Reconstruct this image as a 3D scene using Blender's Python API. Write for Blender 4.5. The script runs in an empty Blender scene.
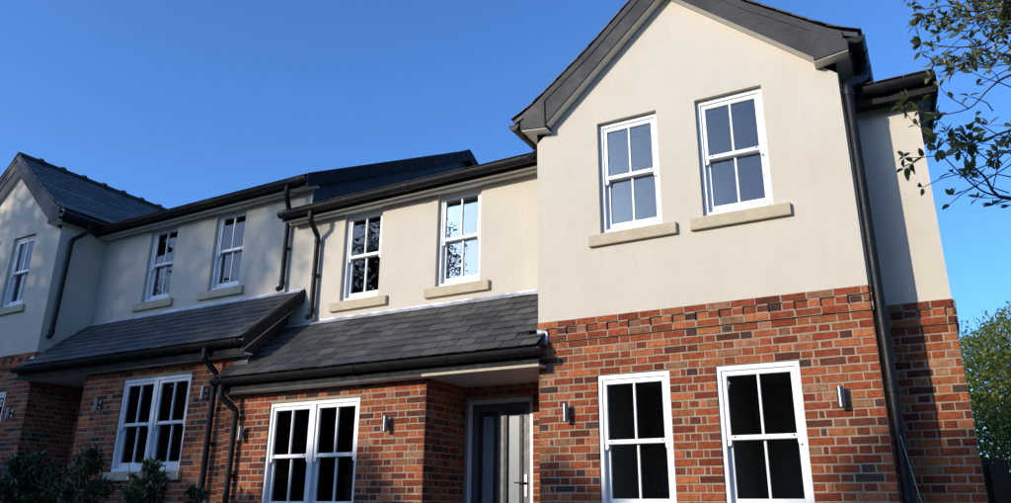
import bpy, math, random
from mathutils import Vector, Matrix
R = math.radians
random.seed(7)
scn = bpy.context.scene
col = scn.collection

# ------------------------------------------------------------------ camera
cam_d = bpy.data.cameras.new('camera')
cam = bpy.data.objects.new('camera', cam_d)
col.objects.link(cam)
cam_d.sensor_width = 36.0
cam_d.lens = 775.05 / 1011 * 36
cam_d.clip_start = 0.05
cam_d.clip_end = 6000
ZO = 3.0                                   # height of the string course above the ground
CAM = Vector((3.6288, -7.2133, -1.8871 + ZO))
yw, pt, rl = R(29.240), R(18.446), R(0.472)
Fv = Vector((-math.sin(yw) * math.cos(pt), math.cos(yw) * math.cos(pt), math.sin(pt)))
Rv = Vector((math.cos(yw), math.sin(yw), 0)); Uv = Rv.cross(Fv)
R2 = Rv * math.cos(rl) + Uv * math.sin(rl); U2 = Uv * math.cos(rl) - Rv * math.sin(rl)
m = Matrix((R2, U2, -Fv)).transposed().to_4x4(); m.translation = CAM
cam.matrix_world = m
scn.camera = cam
def project(p):
    d = Vector(p) - CAM; zf = d.dot(Fv)
    if zf < 0.1: return None
    return (505.5 + 775.05 * d.dot(R2) / zf, 251.5 - 775.05 * d.dot(U2) / zf, zf)

# ------------------------------------------------------------------ sky, sun, exposure
TO_SUN = Vector((-0.53, -1.0, 0.32)).normalized()
SUN_EL = math.asin(TO_SUN.z); SUN_AZ = math.atan2(TO_SUN.x, TO_SUN.y)
world = bpy.data.worlds.new('World'); scn.world = world; world.use_nodes = True
wn = world.node_tree.nodes; wl = world.node_tree.links; wn.clear()
wo = wn.new('ShaderNodeOutputWorld'); wb = wn.new('ShaderNodeBackground'); sk = wn.new('ShaderNodeTexSky')
sk.sky_type = 'NISHITA'; sk.sun_disc = False
sk.sun_elevation = SUN_EL; sk.sun_rotation = SUN_AZ
sk.altitude = 0; sk.air_density = 0.85; sk.dust_density = 1.7; sk.ozone_density = 7.6
wb.inputs['Strength'].default_value = 0.15
wl.new(sk.outputs[0], wb.inputs[0]); wl.new(wb.outputs[0], wo.inputs[0])
sd = bpy.data.lights.new('sun', 'SUN'); sd.energy = 2.1; sd.angle = R(0.53); sd.color = (1.0, 0.91, 0.78)
sun = bpy.data.objects.new('sun', sd); col.objects.link(sun)
sun.rotation_euler = (-TO_SUN).to_track_quat('-Z', 'Y').to_euler(); sun.location = (-20, -40, 30)
scn.view_settings.view_transform = 'Standard'; scn.view_settings.look = 'None'
scn.view_settings.exposure = 1.1; scn.view_settings.gamma = 1.0
scn.cycles.max_bounces = 8; scn.cycles.transparent_max_bounces = 16; scn.cycles.use_denoising = True

# ------------------------------------------------------------------ mesh helpers
class MB:
    def __init__(s): s.v = []; s.f = []; s.c = None; s.v2 = None
    def add(s, vs, fs):
        b = len(s.v); s.v += [tuple(p) for p in vs]; s.f += [tuple(i + b for i in f) for f in fs]
    def quad(s, a, b, c, d): s.add([a, b, c, d], [(0, 1, 2, 3)])
    def box(s, x0, x1, y0, y1, z0, z1):
        s.add([(x0,y0,z0),(x1,y0,z0),(x1,y1,z0),(x0,y1,z0),(x0,y0,z1),(x1,y0,z1),(x1,y1,z1),(x0,y1,z1)],
              [(0,3,2,1),(4,5,6,7),(0,1,5,4),(1,2,6,5),(2,3,7,6),(3,0,4,7)])
    def prism(s, poly, fmap, d0, d1):
        """poly: list of 2D points; fmap(a, b, d) -> xyz"""
        n = len(poly)
        vs = [fmap(a, b, d0) for a, b in poly] + [fmap(a, b, d1) for a, b in poly]
        fs = [tuple(range(n))[::-1], tuple(range(n, 2 * n))] + [(i, (i + 1) % n, n + (i + 1) % n, n + i) for i in range(n)]
        s.add(vs, fs)
    def tube(s, pts, radii, n=10, caps=True):
        pts = [Vector(p) for p in pts]
        if not hasattr(radii, '__len__'): radii = [radii] * len(pts)
        b = len(s.v); up = None
        for i, p in enumerate(pts):
            t = (pts[min(i + 1, len(pts) - 1)] - pts[max(i - 1, 0)])
            t = t.normalized() if t.length > 1e-9 else Vector((0, 0, 1))
            if up is None:
                up = t.orthogonal().normalized()
            else:
                up = (up - t * up.dot(t)); up = up.normalized() if up.length > 1e-6 else t.orthogonal().normalized()
            w = t.cross(up)
            for k in range(n):
                a = 2 * math.pi * k / n
                s.v.append(tuple(p + (up * math.cos(a) + w * math.sin(a)) * radii[i]))
        for i in range(len(pts) - 1):
            for k in range(n):
                k2 = (k + 1) % n
                s.f.append((b + i*n + k, b + i*n + k2, b + (i+1)*n + k2, b + (i+1)*n + k))
        if caps:
            s.f.append(tuple(b + k for k in range(n))[::-1])
            s.f.append(tuple(b + (len(pts) - 1) * n + k for k in range(n)))
    def mesh(s, name, T=None):
        me = bpy.data.meshes.new(name)
        vs = s.v; fs = s.f
        if T is not None:
            vs = [T(v) for v in vs]
            if T.flip: fs = [f[::-1] for f in fs]
        me.from_pydata(vs, [], fs)
        if s.c is not None:
            at = me.attributes.new('tint', 'FLOAT_COLOR', 'FACE')
            flat = [x for c in s.c for x in c]
            at.data.foreach_set('color', flat)
        me.update()
        return me

def link(name, me, mat, parent=None, bevel=0, smooth=False, seg=2, recalc=True):
    if recalc:
        import bmesh
        bm = bmesh.new(); bm.from_mesh(me); bmesh.ops.recalc_face_normals(bm, faces=bm.faces); bm.to_mesh(me); bm.free()
    o = bpy.data.objects.new(name, me); col.objects.link(o)
    if mat is not None and len(me.materials) == 0: me.materials.append(mat)
    if smooth:
        me.polygons.foreach_set('use_smooth', [True] * len(me.polygons))
    if bevel:
        b = o.modifiers.new('bevel', 'BEVEL'); b.width = bevel; b.segments = seg; b.limit_method = 'ANGLE'
    if parent is not None: attach(o, parent)
    return o
def attach(o, p):
    o.parent = p
    if p.type == 'EMPTY': o.matrix_parent_inverse = Matrix.Translation(p.location).inverted()
def thing(name, label, cat, loc, group=None):
    o = bpy.data.objects.new(name, None); col.objects.link(o); o.location = loc; o.empty_display_size = .3
    o['label'] = label; o['category'] = cat
    if group: o['group'] = group
    return o
def smooth_by_angle(me, deg=40):
    me.polygons.foreach_set('use_smooth', [True] * len(me.polygons))
    me.set_sharp_from_angle(angle=R(deg))

# ------------------------------------------------------------------ materials
def new_mat(name):
    mt = bpy.data.materials.new(name); mt.use_nodes = True
    nt = mt.node_tree; b = nt.nodes['Principled BSDF']
    return mt, nt, b
def N(nt, t, **kw):
    n = nt.nodes.new(t)
    for k, v in kw.items():
        if k in n.inputs: n.inputs[k].default_value = v
        else: setattr(n, k, v)
    return n
def noise(nt, scale, detail=4, rough=.55, obj=True, vec=None):
    n = N(nt, 'ShaderNodeTexNoise', Scale=scale, Detail=detail, Roughness=rough)
    if vec is None:
        tc = N(nt, 'ShaderNodeNewGeometry'); nt.links.new(tc.outputs['Position'], n.inputs['Vector'])
    else: nt.links.new(vec, n.inputs['Vector'])
    return n
def ramp(nt, src, stops):
    r = N(nt, 'ShaderNodeValToRGB'); e = r.color_ramp.elements
    while len(e) < len(stops): e.new(.5)
    for i, (p, c) in enumerate(stops): e[i].position = p; e[i].color = (*c, 1) if len(c) == 3 else c
    nt.links.new(src, r.inputs[0]); return r
def bump(nt, b, h, strength, dist):
    bp = N(nt, 'ShaderNodeBump', Strength=strength, Distance=dist)
    nt.links.new(h, bp.inputs['Height']); nt.links.new(bp.outputs[0], b.inputs['Normal']); return bp
def mixc(nt, fac, a, bb, mode='MIX'):
    mx = N(nt, 'ShaderNodeMix', data_type='RGBA', blend_type=mode)
    for s, i in ((fac, 0), (a, 6), (bb, 7)):
        if isinstance(s, (int, float)): mx.inputs[i].default_value = s
        elif isinstance(s, tuple): mx.inputs[i].default_value = (*s, 1)
        else: nt.links.new(s, mx.inputs[i])
    return mx.outputs[2]
def surf(name, c0, c1, scale=6, rough=.6, bs=0, bd=.002, bscale=200, spec=.5, fine=None, stretch=None):
    mt, nt, b = new_mat(name)
    vec = None
    if stretch:
        g = N(nt, 'ShaderNodeNewGeometry'); mp = N(nt, 'ShaderNodeMapping'); mp.inputs['Scale'].default_value = stretch
        nt.links.new(g.outputs['Position'], mp.inputs['Vector']); vec = mp.outputs[0]
    n1 = noise(nt, scale, 5, .6, vec=vec)
    r = ramp(nt, n1.outputs[0], [(.3, c0), (.7, c1)])
    nt.links.new(r.outputs[0], b.inputs['Base Color'])
    b.inputs['Roughness'].default_value = rough; b.inputs['Specular IOR Level'].default_value = spec
    n2 = noise(nt, scale * 3.1, 4)
    rr = ramp(nt, n2.outputs[0], [(.3, (rough * .8,) * 3), (.7, (min(1, rough * 1.2),) * 3)])
    nt.links.new(rr.outputs[0], b.inputs['Roughness'])
    if bs:
        n3 = noise(nt, bscale, 3, vec=vec); bump(nt, b, n3.outputs[0], bs, bd)
    return mt
M = {}
def make_render_mat():
    mt, nt, b = new_mat('cream_render')
    n1 = noise(nt, 1.1, 5, .6); n2 = noise(nt, 14, 4, .6)
    r1 = ramp(nt, n1.outputs[0], [(.3, (.515, .455, .362)), (.7, (.565, .505, .405))])  # broad mottling, widened to suggest soft shadows on the render
    r2 = ramp(nt, n2.outputs[0], [(.3, (.96, .955, .95)), (.7, (1, 1, 1))])
    c = mixc(nt, 1.0, r1.outputs[0], r2.outputs[0], 'MULTIPLY')
    # faint run marks
    g = N(nt, 'ShaderNodeNewGeometry'); mp = N(nt, 'ShaderNodeMapping'); mp.inputs['Scale'].default_value = (7, 7, .55)
    nt.links.new(g.outputs['Position'], mp.inputs['Vector'])
    n4 = noise(nt, 1.0, 4, .6, vec=mp.outputs[0]); r4 = ramp(nt, n4.outputs[0], [(.35, (.94, .93, .91)), (.6, (1, 1, 1))])
    c = mixc(nt, .3, c, r4.outputs[0], 'MULTIPLY')
    nt.links.new(c, b.inputs['Base Color'])
    b.inputs['Roughness'].default_value = .9; b.inputs['Specular IOR Level'].default_value = .2
    n3 = noise(nt, 260, 3); n5 = noise(nt, 3.0, 3)
    ad = N(nt, 'ShaderNodeMath', operation='MULTIPLY_ADD'); ad.inputs[1].default_value = 3.0
    nt.links.new(n5.outputs[0], ad.inputs[0]); nt.links.new(n3.outputs[0], ad.inputs[2])
    bump(nt, b, ad.outputs[0], .35, .003)
    return mt
M['render'] = make_render_mat()
def make_piece_mat(name, use_obj, rough, bs, bd, nscale, amt, spec=.35):
    mt, nt, b = new_mat(name)
    if use_obj:
        oi = N(nt, 'ShaderNodeObjectInfo'); base = oi.outputs['Color']; rnd = oi.outputs['Random']
    else:
        a = N(nt, 'ShaderNodeAttribute', attribute_name='tint'); base = a.outputs['Color']; rnd = None
    g = N(nt, 'ShaderNodeNewGeometry')
    n1 = noise(nt, nscale, 5, .65, vec=g.outputs['Position'])
    r = ramp(nt, n1.outputs[0], [(.25, (1 - amt,) * 3), (.5, (1, 1, 1)), (.78, (1 + amt * .8, 1 + amt * .9, 1 + amt))])
    c = mixc(nt, 1.0, base, r.outputs[0], 'MULTIPLY')
    nt.links.new(c, b.inputs['Base Color'])
    b.inputs['Specular IOR Level'].default_value = spec
    n2 = noise(nt, nscale * 1.7, 3, vec=g.outputs['Position'])
    rr = ramp(nt, n2.outputs[0], [(.3, (rough * .85,) * 3), (.7, (min(1, rough * 1.15),) * 3)])
    nt.links.new(rr.outputs[0], b.inputs['Roughness'])
    n3 = noise(nt, 150, 4, .65, vec=g.outputs['Position'])
    bump(nt, b, n3.outputs[0], bs, bd)
    return mt
M['brick'] = make_piece_mat('fired_brick', True, .9, .8, .005, 20, .55, .15)
M['brick_far'] = make_piece_mat('fired_brick_joined', False, .9, .8, .005, 20, .55, .15)
M['slate'] = make_piece_mat('roof_slate', True, .5, .5, .004, 12, .35, .5)
M['slate_far'] = make_piece_mat('roof_slate_joined', False, .5, .5, .004, 12, .35, .5)
M['mortar'] = surf('sand_mortar', (.25, .19, .125), (.345, .268, .185), 12, .95, .8, .004, 120, .2)
M['white'] = surf('white_paint', (.66, .66, .645), (.71, .71, .695), 3, .38, .05, .001, 60)
M['cream_board'] = surf('cream_soffit_board', (.66, .62, .54), (.72, .68, .6), 3, .6)
M['stone'] = surf('cast_stone_sill', (.40, .335, .225), (.48, .405, .28), 10, .9, .5, .003, 140, .2)
M['black'] = surf('black_gutter_plastic', (.006, .006, .0065), (.011, .011, .012), 7, .48, spec=.2)
M['fascia'] = surf('black_fascia_board', (.010, .010, .011), (.016, .016, .017), 4, .75, spec=.2)
M['barge'] = surf('charcoal_wood_grain_board', (.018, .0175, .017), (.044, .042, .04), 1.0, .6, .4, .002, 1.0, .3, stretch=(9, 60, 70))
M['lead'] = surf('lead_flashing', (.22, .225, .235), (.66, .67, .69), 4, .5, .6, .006, 40)
M['lead'].node_tree.nodes['Principled BSDF'].inputs['Metallic'].default_value = .35
M['lead_dull'] = surf('weathered_lead', (.09, .092, .097), (.15, .153, .16), 12, .7, .5, .004, 40, .3)
M['cladding'] = surf('dark_slate_cheek', (.014, .016, .022), (.026, .028, .036), 6, .6, .4, .004, 60)
M['steel'] = surf('brushed_steel', (.20, .197, .194), (.27, .265, .26), 20, .33)
M['steel'].node_tree.nodes['Principled BSDF'].inputs['Metallic'].default_value = 1
M['door'] = surf('grey_door_skin', (.065, .062, .058), (.085, .081, .075), 5, .45, .1, .001, 90)
M['moulding'] = surf('black_glazing_moulding', (.009, .009, .009), (.016, .016, .016), 8, .45, spec=.25)
M['room'] = surf('room_plaster', (.25, .26, .275), (.31, .32, .335), 2, .9)
M['cable'] = surf('grey_cable', (.12, .12, .12), (.18, .18, .18), 9, .5)
M['bark'] = surf('brown_bark', (.055, .04, .03), (.12, .09, .065), 14, .9, .8, .01, 60, .2)
M['twig'] = surf('grey_twig_bark', (.05, .036, .028), (.10, .075, .06), 30, .8, .3, .002, 150, .3)
M['fence'] = surf('weathered_fence_timber', (.05, .035, .025), (.11, .08, .06), 3, .9, .5, .003, 40, .2, stretch=(20, 20, 2))
M['gravel'] = surf('pale_gravel', (.19, .165, .13), (.36, .32, .26), 40, .95, .9, .02, 90, .2)
M['soil'] = surf('dark_soil', (.03, .022, .016), (.06, .045, .032), 20, .95, .9, .02, 60, .1)
M['lawn'] = surf('lawn_ground', (.035, .055, .018), (.07, .10, .03), 5, .95, .8, .02, 90, .1)
def glass_mat():
    mt, nt, b = new_mat('window_glass'); nt.nodes.remove(b)
    out = nt.nodes['Material Output']
    tr = N(nt, 'ShaderNodeBsdfTransparent'); tr.inputs[0].default_value = (.9, .93, .93, 1)
    gl = N(nt, 'ShaderNodeBsdfGlossy'); gl.inputs['Roughness'].default_value = .0; gl.inputs[0].default_value = (.95, .97, 1, 1)
    fr = N(nt, 'ShaderNodeFresnel', IOR=1.54)
    n1 = noise(nt, 2.6, 2, .4); bp = N(nt, 'ShaderNodeBump', Strength=.05, Distance=.02)
    nt.links.new(n1.outputs[0], bp.inputs['Height']); nt.links.new(bp.outputs[0], gl.inputs['Normal'])
    mx = N(nt, 'ShaderNodeMixShader')
    nt.links.new(fr.outputs[0], mx.inputs[0]); nt.links.new(tr.outputs[0], mx.inputs[1]); nt.links.new(gl.outputs[0], mx.inputs[2])
    nt.links.new(mx.outputs[0], out.inputs[0]); return mt
M['glass'] = glass_mat()
M['frosted'] = surf('frosted_glass', (.13, .155, .16), (.165, .19, .195), 5, .35)
def leaf_mat(name, c0, c1, c2, rough=.45, trans=.25):
    mt, nt, b = new_mat(name)
    g = N(nt, 'ShaderNodeNewGeometry')
    r = ramp(nt, g.outputs['Random Per Island'], [(0, c0), (.55, c1), (1, c2)])
    nt.links.new(r.outputs[0], b.inputs['Base Color']); b.inputs['Roughness'].default_value = rough
    t = N(nt, 'ShaderNodeBsdfTranslucent')
    c = mixc(nt, 1.0, r.outputs[0], (1.5, 1.6, .8), 'MULTIPLY'); nt.links.new(c, t.inputs[0])
    mx = N(nt, 'ShaderNodeMixShader'); mx.inputs[0].default_value = trans
    nt.links.new(b.outputs[0], mx.inputs[1]); nt.links.new(t.outputs[0], mx.inputs[2])
    nt.links.new(mx.outputs[0], nt.nodes['Material Output'].inputs[0]); return mt
M['leaf_near'] = leaf_mat('glossy_olive_leaf', (.04, .056, .018), (.075, .092, .028), (.14, .145, .045), .38, .3)
M['leaf_bush'] = leaf_mat('yellow_green_leaf', (.055, .095, .018), (.12, .155, .028), (.26, .235, .05), .5, .35)
M['leaf_shrub'] = leaf_mat('dark_green_leaf', (.018, .034, .012), (.034, .055, .02), (.075, .095, .04), .35, .2)
M['leaf_tree'] = leaf_mat('brown_green_leaf', (.03, .035, .014), (.05, .06, .02), (.085, .075, .03), .6, .2)

# ------------------------------------------------------------------ ground
def ground_z(x, y):
    def ss(a, b, t):
        t = max(0, min(1, (t - a) / (b - a))); return t * t * (3 - 2 * t)
    return .5 * ss(-4.0, -6.5, x) - .42 * ss(-1.5, -6, y) + .0
def ground_sheet(name, xs, ys, mat, dz=0):
    mb = MB(); nx, ny = len(xs), len(ys)
    mb.v = [(x, y, ground_z(x, y) + dz) for y in ys for x in xs]
    mb.f = [(j*nx+i, j*nx+i+1, (j+1)*nx+i+1, (j+1)*nx+i) for j in range(ny-1) for i in range(nx-1)]
    o = link(name, mb.mesh(name), mat, recalc=False); o['kind'] = 'structure'; return o
fr = lambda a, b, n: [a + (b - a) * i / n for i in range(n + 1)]
ground_sheet('ground', [-2500, -600, -120, -40] + fr(-20, 20, 40) + [40, 120, 600, 2500], [-2500, -600, -120, -40] + fr(-20, 20, 40) + [40, 120, 600, 2500], M['lawn'])
ground_sheet('gravel_drive', fr(-14, 9, 46), fr(-13, -1.3, 30), M['gravel'], .012)
ground_sheet('planting_bed', fr(-14, 3.2, 46), fr(-1.3, 0.9, 6), M['soil'], .018)

# ------------------------------------------------------------------ house dimensions (string course = 0)
W = 3.217; D1 = .841; D2 = .53; XR = 3.839; PC = -1.418; XP = -4.579; CXG = W / 2
DZ = .509; GB = -3.05
PROFILE = [(-.23, 2.415), (-.1, 2.475), (.03, 2.552), (.2, 2.68), (.45, 2.868), (.747, 3.09), (CXG, 3.84)]
def wall_rake(x): return 3.512 - .877 * abs(x - CXG)

class Tf:
    def __init__(s, mx, ox, oz): s.mx, s.ox, s.oz, s.flip = mx, ox, oz, mx < 0
    def __call__(s, v): return (s.mx * v[0] + s.ox, v[1], v[2] + s.oz)

def wall_face(mb, u0, u1, zb, ztop, ops, fm, reveal=.12, cuts=()):
    us = sorted(set([u0, u1] + [c for c in cuts if u0 < c < u1] + [a for o in ops for a in o[:2]]))
    for a, b in zip(us, us[1:]):
        segs = [(zb, zb)]
        cur_a, cur_b = zb, zb
        for o in sorted([o for o in ops if o[0] <= a + 1e-6 and o[1] >= b - 1e-6], key=lambda q: q[2]):
            if o[2] > cur_a + 1e-6: mb.quad(fm(a, 0, cur_a), fm(b, 0, cur_b), fm(b, 0, o[2]), fm(a, 0, o[2]))
            cur_a = cur_b = o[3]
        ta, tb = ztop(a), ztop(b)
        if ta > cur_a + 1e-6 or tb > cur_b + 1e-6:
            mb.quad(fm(a, 0, cur_a), fm(b, 0, cur_b), fm(b, 0, tb), fm(a, 0, ta))
    for x0, x1, z0, z1 in [o[:4] for o in ops]:
        mb.quad(fm(x0, 0, z0), fm(x0, reveal, z0), fm(x0, reveal, z1), fm(x0, 0, z1))
        mb.quad(fm(x1, 0, z0), fm(x1, 0, z1), fm(x1, reveal, z1), fm(x1, reveal, z0))
        mb.quad(fm(x0, 0, z1), fm(x0, reveal, z1), fm(x1, reveal, z1), fm(x1, 0, z1))
        mb.quad(fm(x0, 0, z0), fm(x1, 0, z0), fm(x1, reveal, z0), fm(x0, reveal, z0))

# ---- bricks
BRICK_COLS = [((.26, .063, .023), .28), ((.20, .045, .019), .23), ((.32, .10, .037), .18), ((.115, .034, .020), .14), ((.26, .118, .06), .11), ((.066, .034, .027), .06)]
def brick_col():
    t = random.random(); a = 0
    for c, w in BRICK_COLS:
        a += w
        if t < a: break
    k = random.uniform(.74, 1.2); h = random.uniform(.9, 1.1)
    return (c[0] * k, c[1] * k * h, c[2] * k * h, 1)
BCACHE = {}
def brick_geo(L, h=.064, d=.05, var=0):
    rr = random.Random(int(L * 1000) * 31 + var)
    j = lambda: rr.uniform(-.0026, .0026)
    x0, x1, z0, z1 = -L / 2, L / 2, -h / 2, h / 2; c = .0055
    o = [(x0, z0), (x1, z0), (x1, z1), (x0, z1)]
    vs = [(a + j(), d, b + j()) for a, b in o]
    vs += [(a + j(), c, b + j()) for a, b in o]
    vs += [(a + (c if a < 0 else -c) + j(), j() * .6, b + (c if b < 0 else -c) + j()) for a, b in o]
    fs = []
    for k in range(4):
        k2 = (k + 1) % 4
        fs.append((k, k2, 4 + k2, 4 + k)); fs.append((4 + k, 4 + k2, 8 + k2, 8 + k))
    fs.append((8, 9, 10, 11))
    return vs, fs
def brick_mesh(L):
    L = round(L * 200) / 200; var = random.randrange(4)
    key = (L, var)
    if key not in BCACHE:
        me = bpy.data.meshes.new('brick'); v, f = brick_geo(L, var=var); me.from_pydata(v, [], f); me.materials.append(M['brick']); BCACHE[key] = me
    return BCACHE[key]

class BrickJob:
    """collects bricks of one house, then makes the 300 largest in view objects, the rest one joined part per wall"""
    def __init__(s): s.items = []
    def add(s, wall, pos, ang, L): s.items.append([wall, Vector(pos), ang, L, 0])
    def finish(s):
        for it in s.items:
            p = project(it[1])
            if p and -2 < p[0] < 1013 and -2 < p[1] < 505:
                it[4] = it[3] / p[2] * (.25 + abs(math.cos(it[2])))
        order = sorted(range(len(s.items)), key=lambda i: -s.items[i][4])
        near = set(i for i in order[:300] if s.items[i][4] > 0)
        rest = {}
        for i, (wall, pos, ang, L, _) in enumerate(s.items):
            c = brick_col()
            if i in near:
                o = bpy.data.objects.new('brick', brick_mesh(L)); col.objects.link(o)
                o.location = pos; o.rotation_euler = (random.gauss(0, .006), random.gauss(0, .004), ang + random.gauss(0, .008)); o.color = c; o.parent = wall
            else:
                mb = rest.setdefault(wall.name, (wall, MB(), []))
                v, f = brick_geo(round(L * 200) / 200, var=random.randrange(4))
                ca, sa = math.cos(ang), math.sin(ang)
                mb[1].add([(pos.x + ca*x - sa*y, pos.y + sa*x + ca*y, pos.z + z) for x, y, z in v], f)
                mb[2].extend([c] * len(f))
        for wall, mb, cs in rest.values():
            mb.c = cs
            o = link('brickwork', mb.mesh('brickwork'), M['brick_far'], wall, recalc=False); o['kind'] = 'stuff'

def lay_bricks(job, wall, T, fm, ang, u0, u1, ztop, zbot, ops, string=False, skip=None):
    k = 0
    STEP = .075
    while ztop - k * STEP - .07 > zbot:
        zc = ztop - k * STEP - .005 - .0325
        zt, zb2 = zc + .033, zc - .033
        ivs = [(u0, u1)]
        for x0, x1, z0, z1 in ops:
            if z0 < zt - .01 and z1 > zb2 + .01:
                nv = []
                for a, b in ivs:
                    if x1 <= a or x0 >= b: nv.append((a, b)); continue
                    if x0 - a > .03: nv.append((a, x0))
                    if b - x1 > .03: nv.append((x1, b))
                ivs = nv
        proud = 0.
        for a, b in ivs:
            S, H, Q, J = .214, .1015, .045, .0115
            if string and k in (0, 2): seq = 'S'; proud = .024; off = .0 if k == 0 else .1125
            elif string and k == 1: seq = 'H'; off = 0
            elif abs((b - a) - .442) < .03: seq = 'S' if k % 2 else 'HQ'; off = 0
            elif k % 2: seq = 'SH'; off = 0
            else: seq = 'HQ' + 'SH' * 60; off = 0
            x = a; n = 0
            if off:
                first = S - off; 
            while x < b - .004:
                ch = seq[n % len(seq)]
                L = {'S': S, 'H': H, 'Q': Q}[ch]
                if n == 0 and off: L = S - off
                if b - (x + L) < .055: L = b - x
                L = min(L, b - x)
                pr = proud
                if string and k == 1: pr = .024 if n % 2 == 0 else .0
                if not (skip and skip(x + L / 2, zc)):
                    p = fm(x + L / 2, -pr + random.gauss(0, .0012), zc)
                    job.add(wall, T(p), ang * T.mx if abs(ang) > .01 else 0, L - (0 if L < .06 else random.uniform(-.001, .0015)))
                x += L + J; n += 1
        k += 1

# ---- windows
def window(house, T, x0, x1, z0, z1, yf, units=1, setback=.055, room=True, room_h=None):
    """box sash window, two over two per unit; yf = wall face"""
    rw = bpy.data.objects.new('window', None); col.objects.link(rw); rw.location = T(((x0 + x1) / 2, yf, z0)); attach(rw, house)
    y = yf + setback
    def P(name, mb, mat, bev=.004): return link_part(name, mb, mat, rw, T, bev)
    fw, fh = .045, .05
    mb = MB()
    mb.box(x0 + .002, x0 + fw, y, y + .11, z0, z1 - .002); mb.box(x1 - fw, x1 - .002, y, y + .11, z0, z1 - .002)
    mb.box(x0 + fw, x1 - fw, y, y + .11, z1 - fh, z1 - .002)
    mb.box(x0 + fw, x1 - fw, y - .012, y + .11, z0 + .001, z0 + .045)
    wu = (x1 - x0 - 2 * fw - (units - 1) * .075) / units
    spans = []
    for i in range(units):
        a = x0 + fw + i * (wu + .075); spans.append((a, a + wu))
        if i: mb.box(a - .075, a, y - .004, y + .11, z0 + .045, z1 - fh)
    P('frame', mb, M['white'])
    zi0, zi1 = z0 + .045, z1 - fh; zm = (zi0 + zi1) / 2
    for a, b in spans:
        xm = (a + b) / 2; st = .042
        for up in (True, False):
            ys = y + (.014 if up else .058); d = .04
            lo, hi = (zm - .02, zi1) if up else (zi0, zm + .02)
            br, tr_ = (.042, .045) if up else (.08, .04)
            mb = MB()
            mb.box(a + .001, a + st, ys, ys + d, lo, hi); mb.box(b - st, b - .001, ys, ys + d, lo, hi)
            mb.box(a + st, b - st, ys, ys + d, lo, lo + br); mb.box(a + st, b - st, ys, ys + d, hi - tr_, hi)
            mb.box(xm - .011, xm + .011, ys + .004, ys + d - .004, lo + br, hi - tr_)
            if up:
                for xa in (a + .001, b - st):
                    mb.prism([(0, 0), (.041, 0), (.041, -.035), (.030, -.052), (.008, -.052), (0, -.03)], lambda p, q, r, xa=xa, ys=ys, lo=lo: (xa + p, ys + .004 + r, lo + q), 0, .03)
            else:
                for xa in (xm - .12, xm + .12):
                    mb.box(xa - .02, xa + .02, ys - .008, ys, lo + .03, lo + .045)
            P('upper_sash' if up else 'lower_sash', mb, M['white'], .003)
            for p, q in ((a + st, xm - .011), (xm + .011, b - st)):
                g = MB(); ta, tb = random.gauss(0, .0035), random.gauss(0, .0035); z_a, z_b = lo + br - .004, hi - tr_ + .004; p_, q_ = p - .004, q + .004
                yy = lambda X, Z, o_: ys + .018 + o_ + (X - (p + q) / 2) * ta + (Z - (z_a + z_b) / 2) * tb
                g.add([(X, yy(X, Z, o_), Z) for o_ in (0, .004) for X, Z in ((p_, z_a), (q_, z_a), (q_, z_b), (p_, z_b))], [(0, 1, 2, 3), (7, 6, 5, 4), (0, 4, 5, 1), (1, 5, 6, 2), (2, 6, 7, 3), (3, 7, 4, 0)])
                P('pane', g, M['glass'], 0)
            if up:
                for xa in (a + st + .03, b - st - .03):
                    c = MB(); c.tube([(xa, ys - .014, lo + br - .012), (xa, ys + .002, lo + br - .012)], .009, 8); P('sash_stop', c, M['steel'], 0)
    if room:
        w = .28; dpt = 2.2; zt = z1 + .12; zb = z0 - .8
        yb = y + .112; mb = MB()
        A, B = x0 - w, x1 + w
        mb.quad((A, yb, zb), (B, yb, zb), (B, yb + dpt, zb), (A, yb + dpt, zb)); mb.quad((A, yb, zt), (A, yb + dpt, zt), (B, yb + dpt, zt), (B, yb, zt))
        mb.quad((A, yb, zb), (A, yb + dpt, zb), (A, yb + dpt, zt), (A, yb, zt)); mb.quad((B, yb, zb), (B, yb, zt), (B, yb + dpt, zt), (B, yb + dpt, zb))
        mb.quad((A, yb + dpt, zb), (B, yb + dpt, zb), (B, yb + dpt, zt), (A, yb + dpt, zt))
        for (a, b, c, d) in ((A, x0, zb, zt), (x1, B, zb, zt), (x0, x1, zb, z0), (x0, x1, z1, zt)):
            mb.quad((a, yb, c), (b, yb, c), (b, yb, d), (a, yb, d))
        P('room_lining', mb, M['room'], 0)
    return rw
def link_part(name, mb, mat, parent, T, bev=0, smooth=False, recalc=True):
    me = mb.mesh(name, T)
    o = link(name, me, mat, None, bev, smooth, recalc=recalc)
    if parent is not None:
        o.parent = parent
        if parent.type == 'EMPTY':
            # parent's world translation
            w = Vector(WORLD_LOC.get(parent.name, parent.location)); o.matrix_parent_inverse = Matrix.Translation(w).inverted()
    return o
WORLD_LOC = {}

def sill(house, T, x0, x1, z0, z1, y0, y1, mat):
    mb = MB(); mb.prism([(y0, z0), (y1, z0), (y1, z1 + .012), (y0, z1)], lambda a, b, d: (d, a, b), x0, x1)
    return link_part('sill', mb, mat, house, T, .006)

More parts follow.
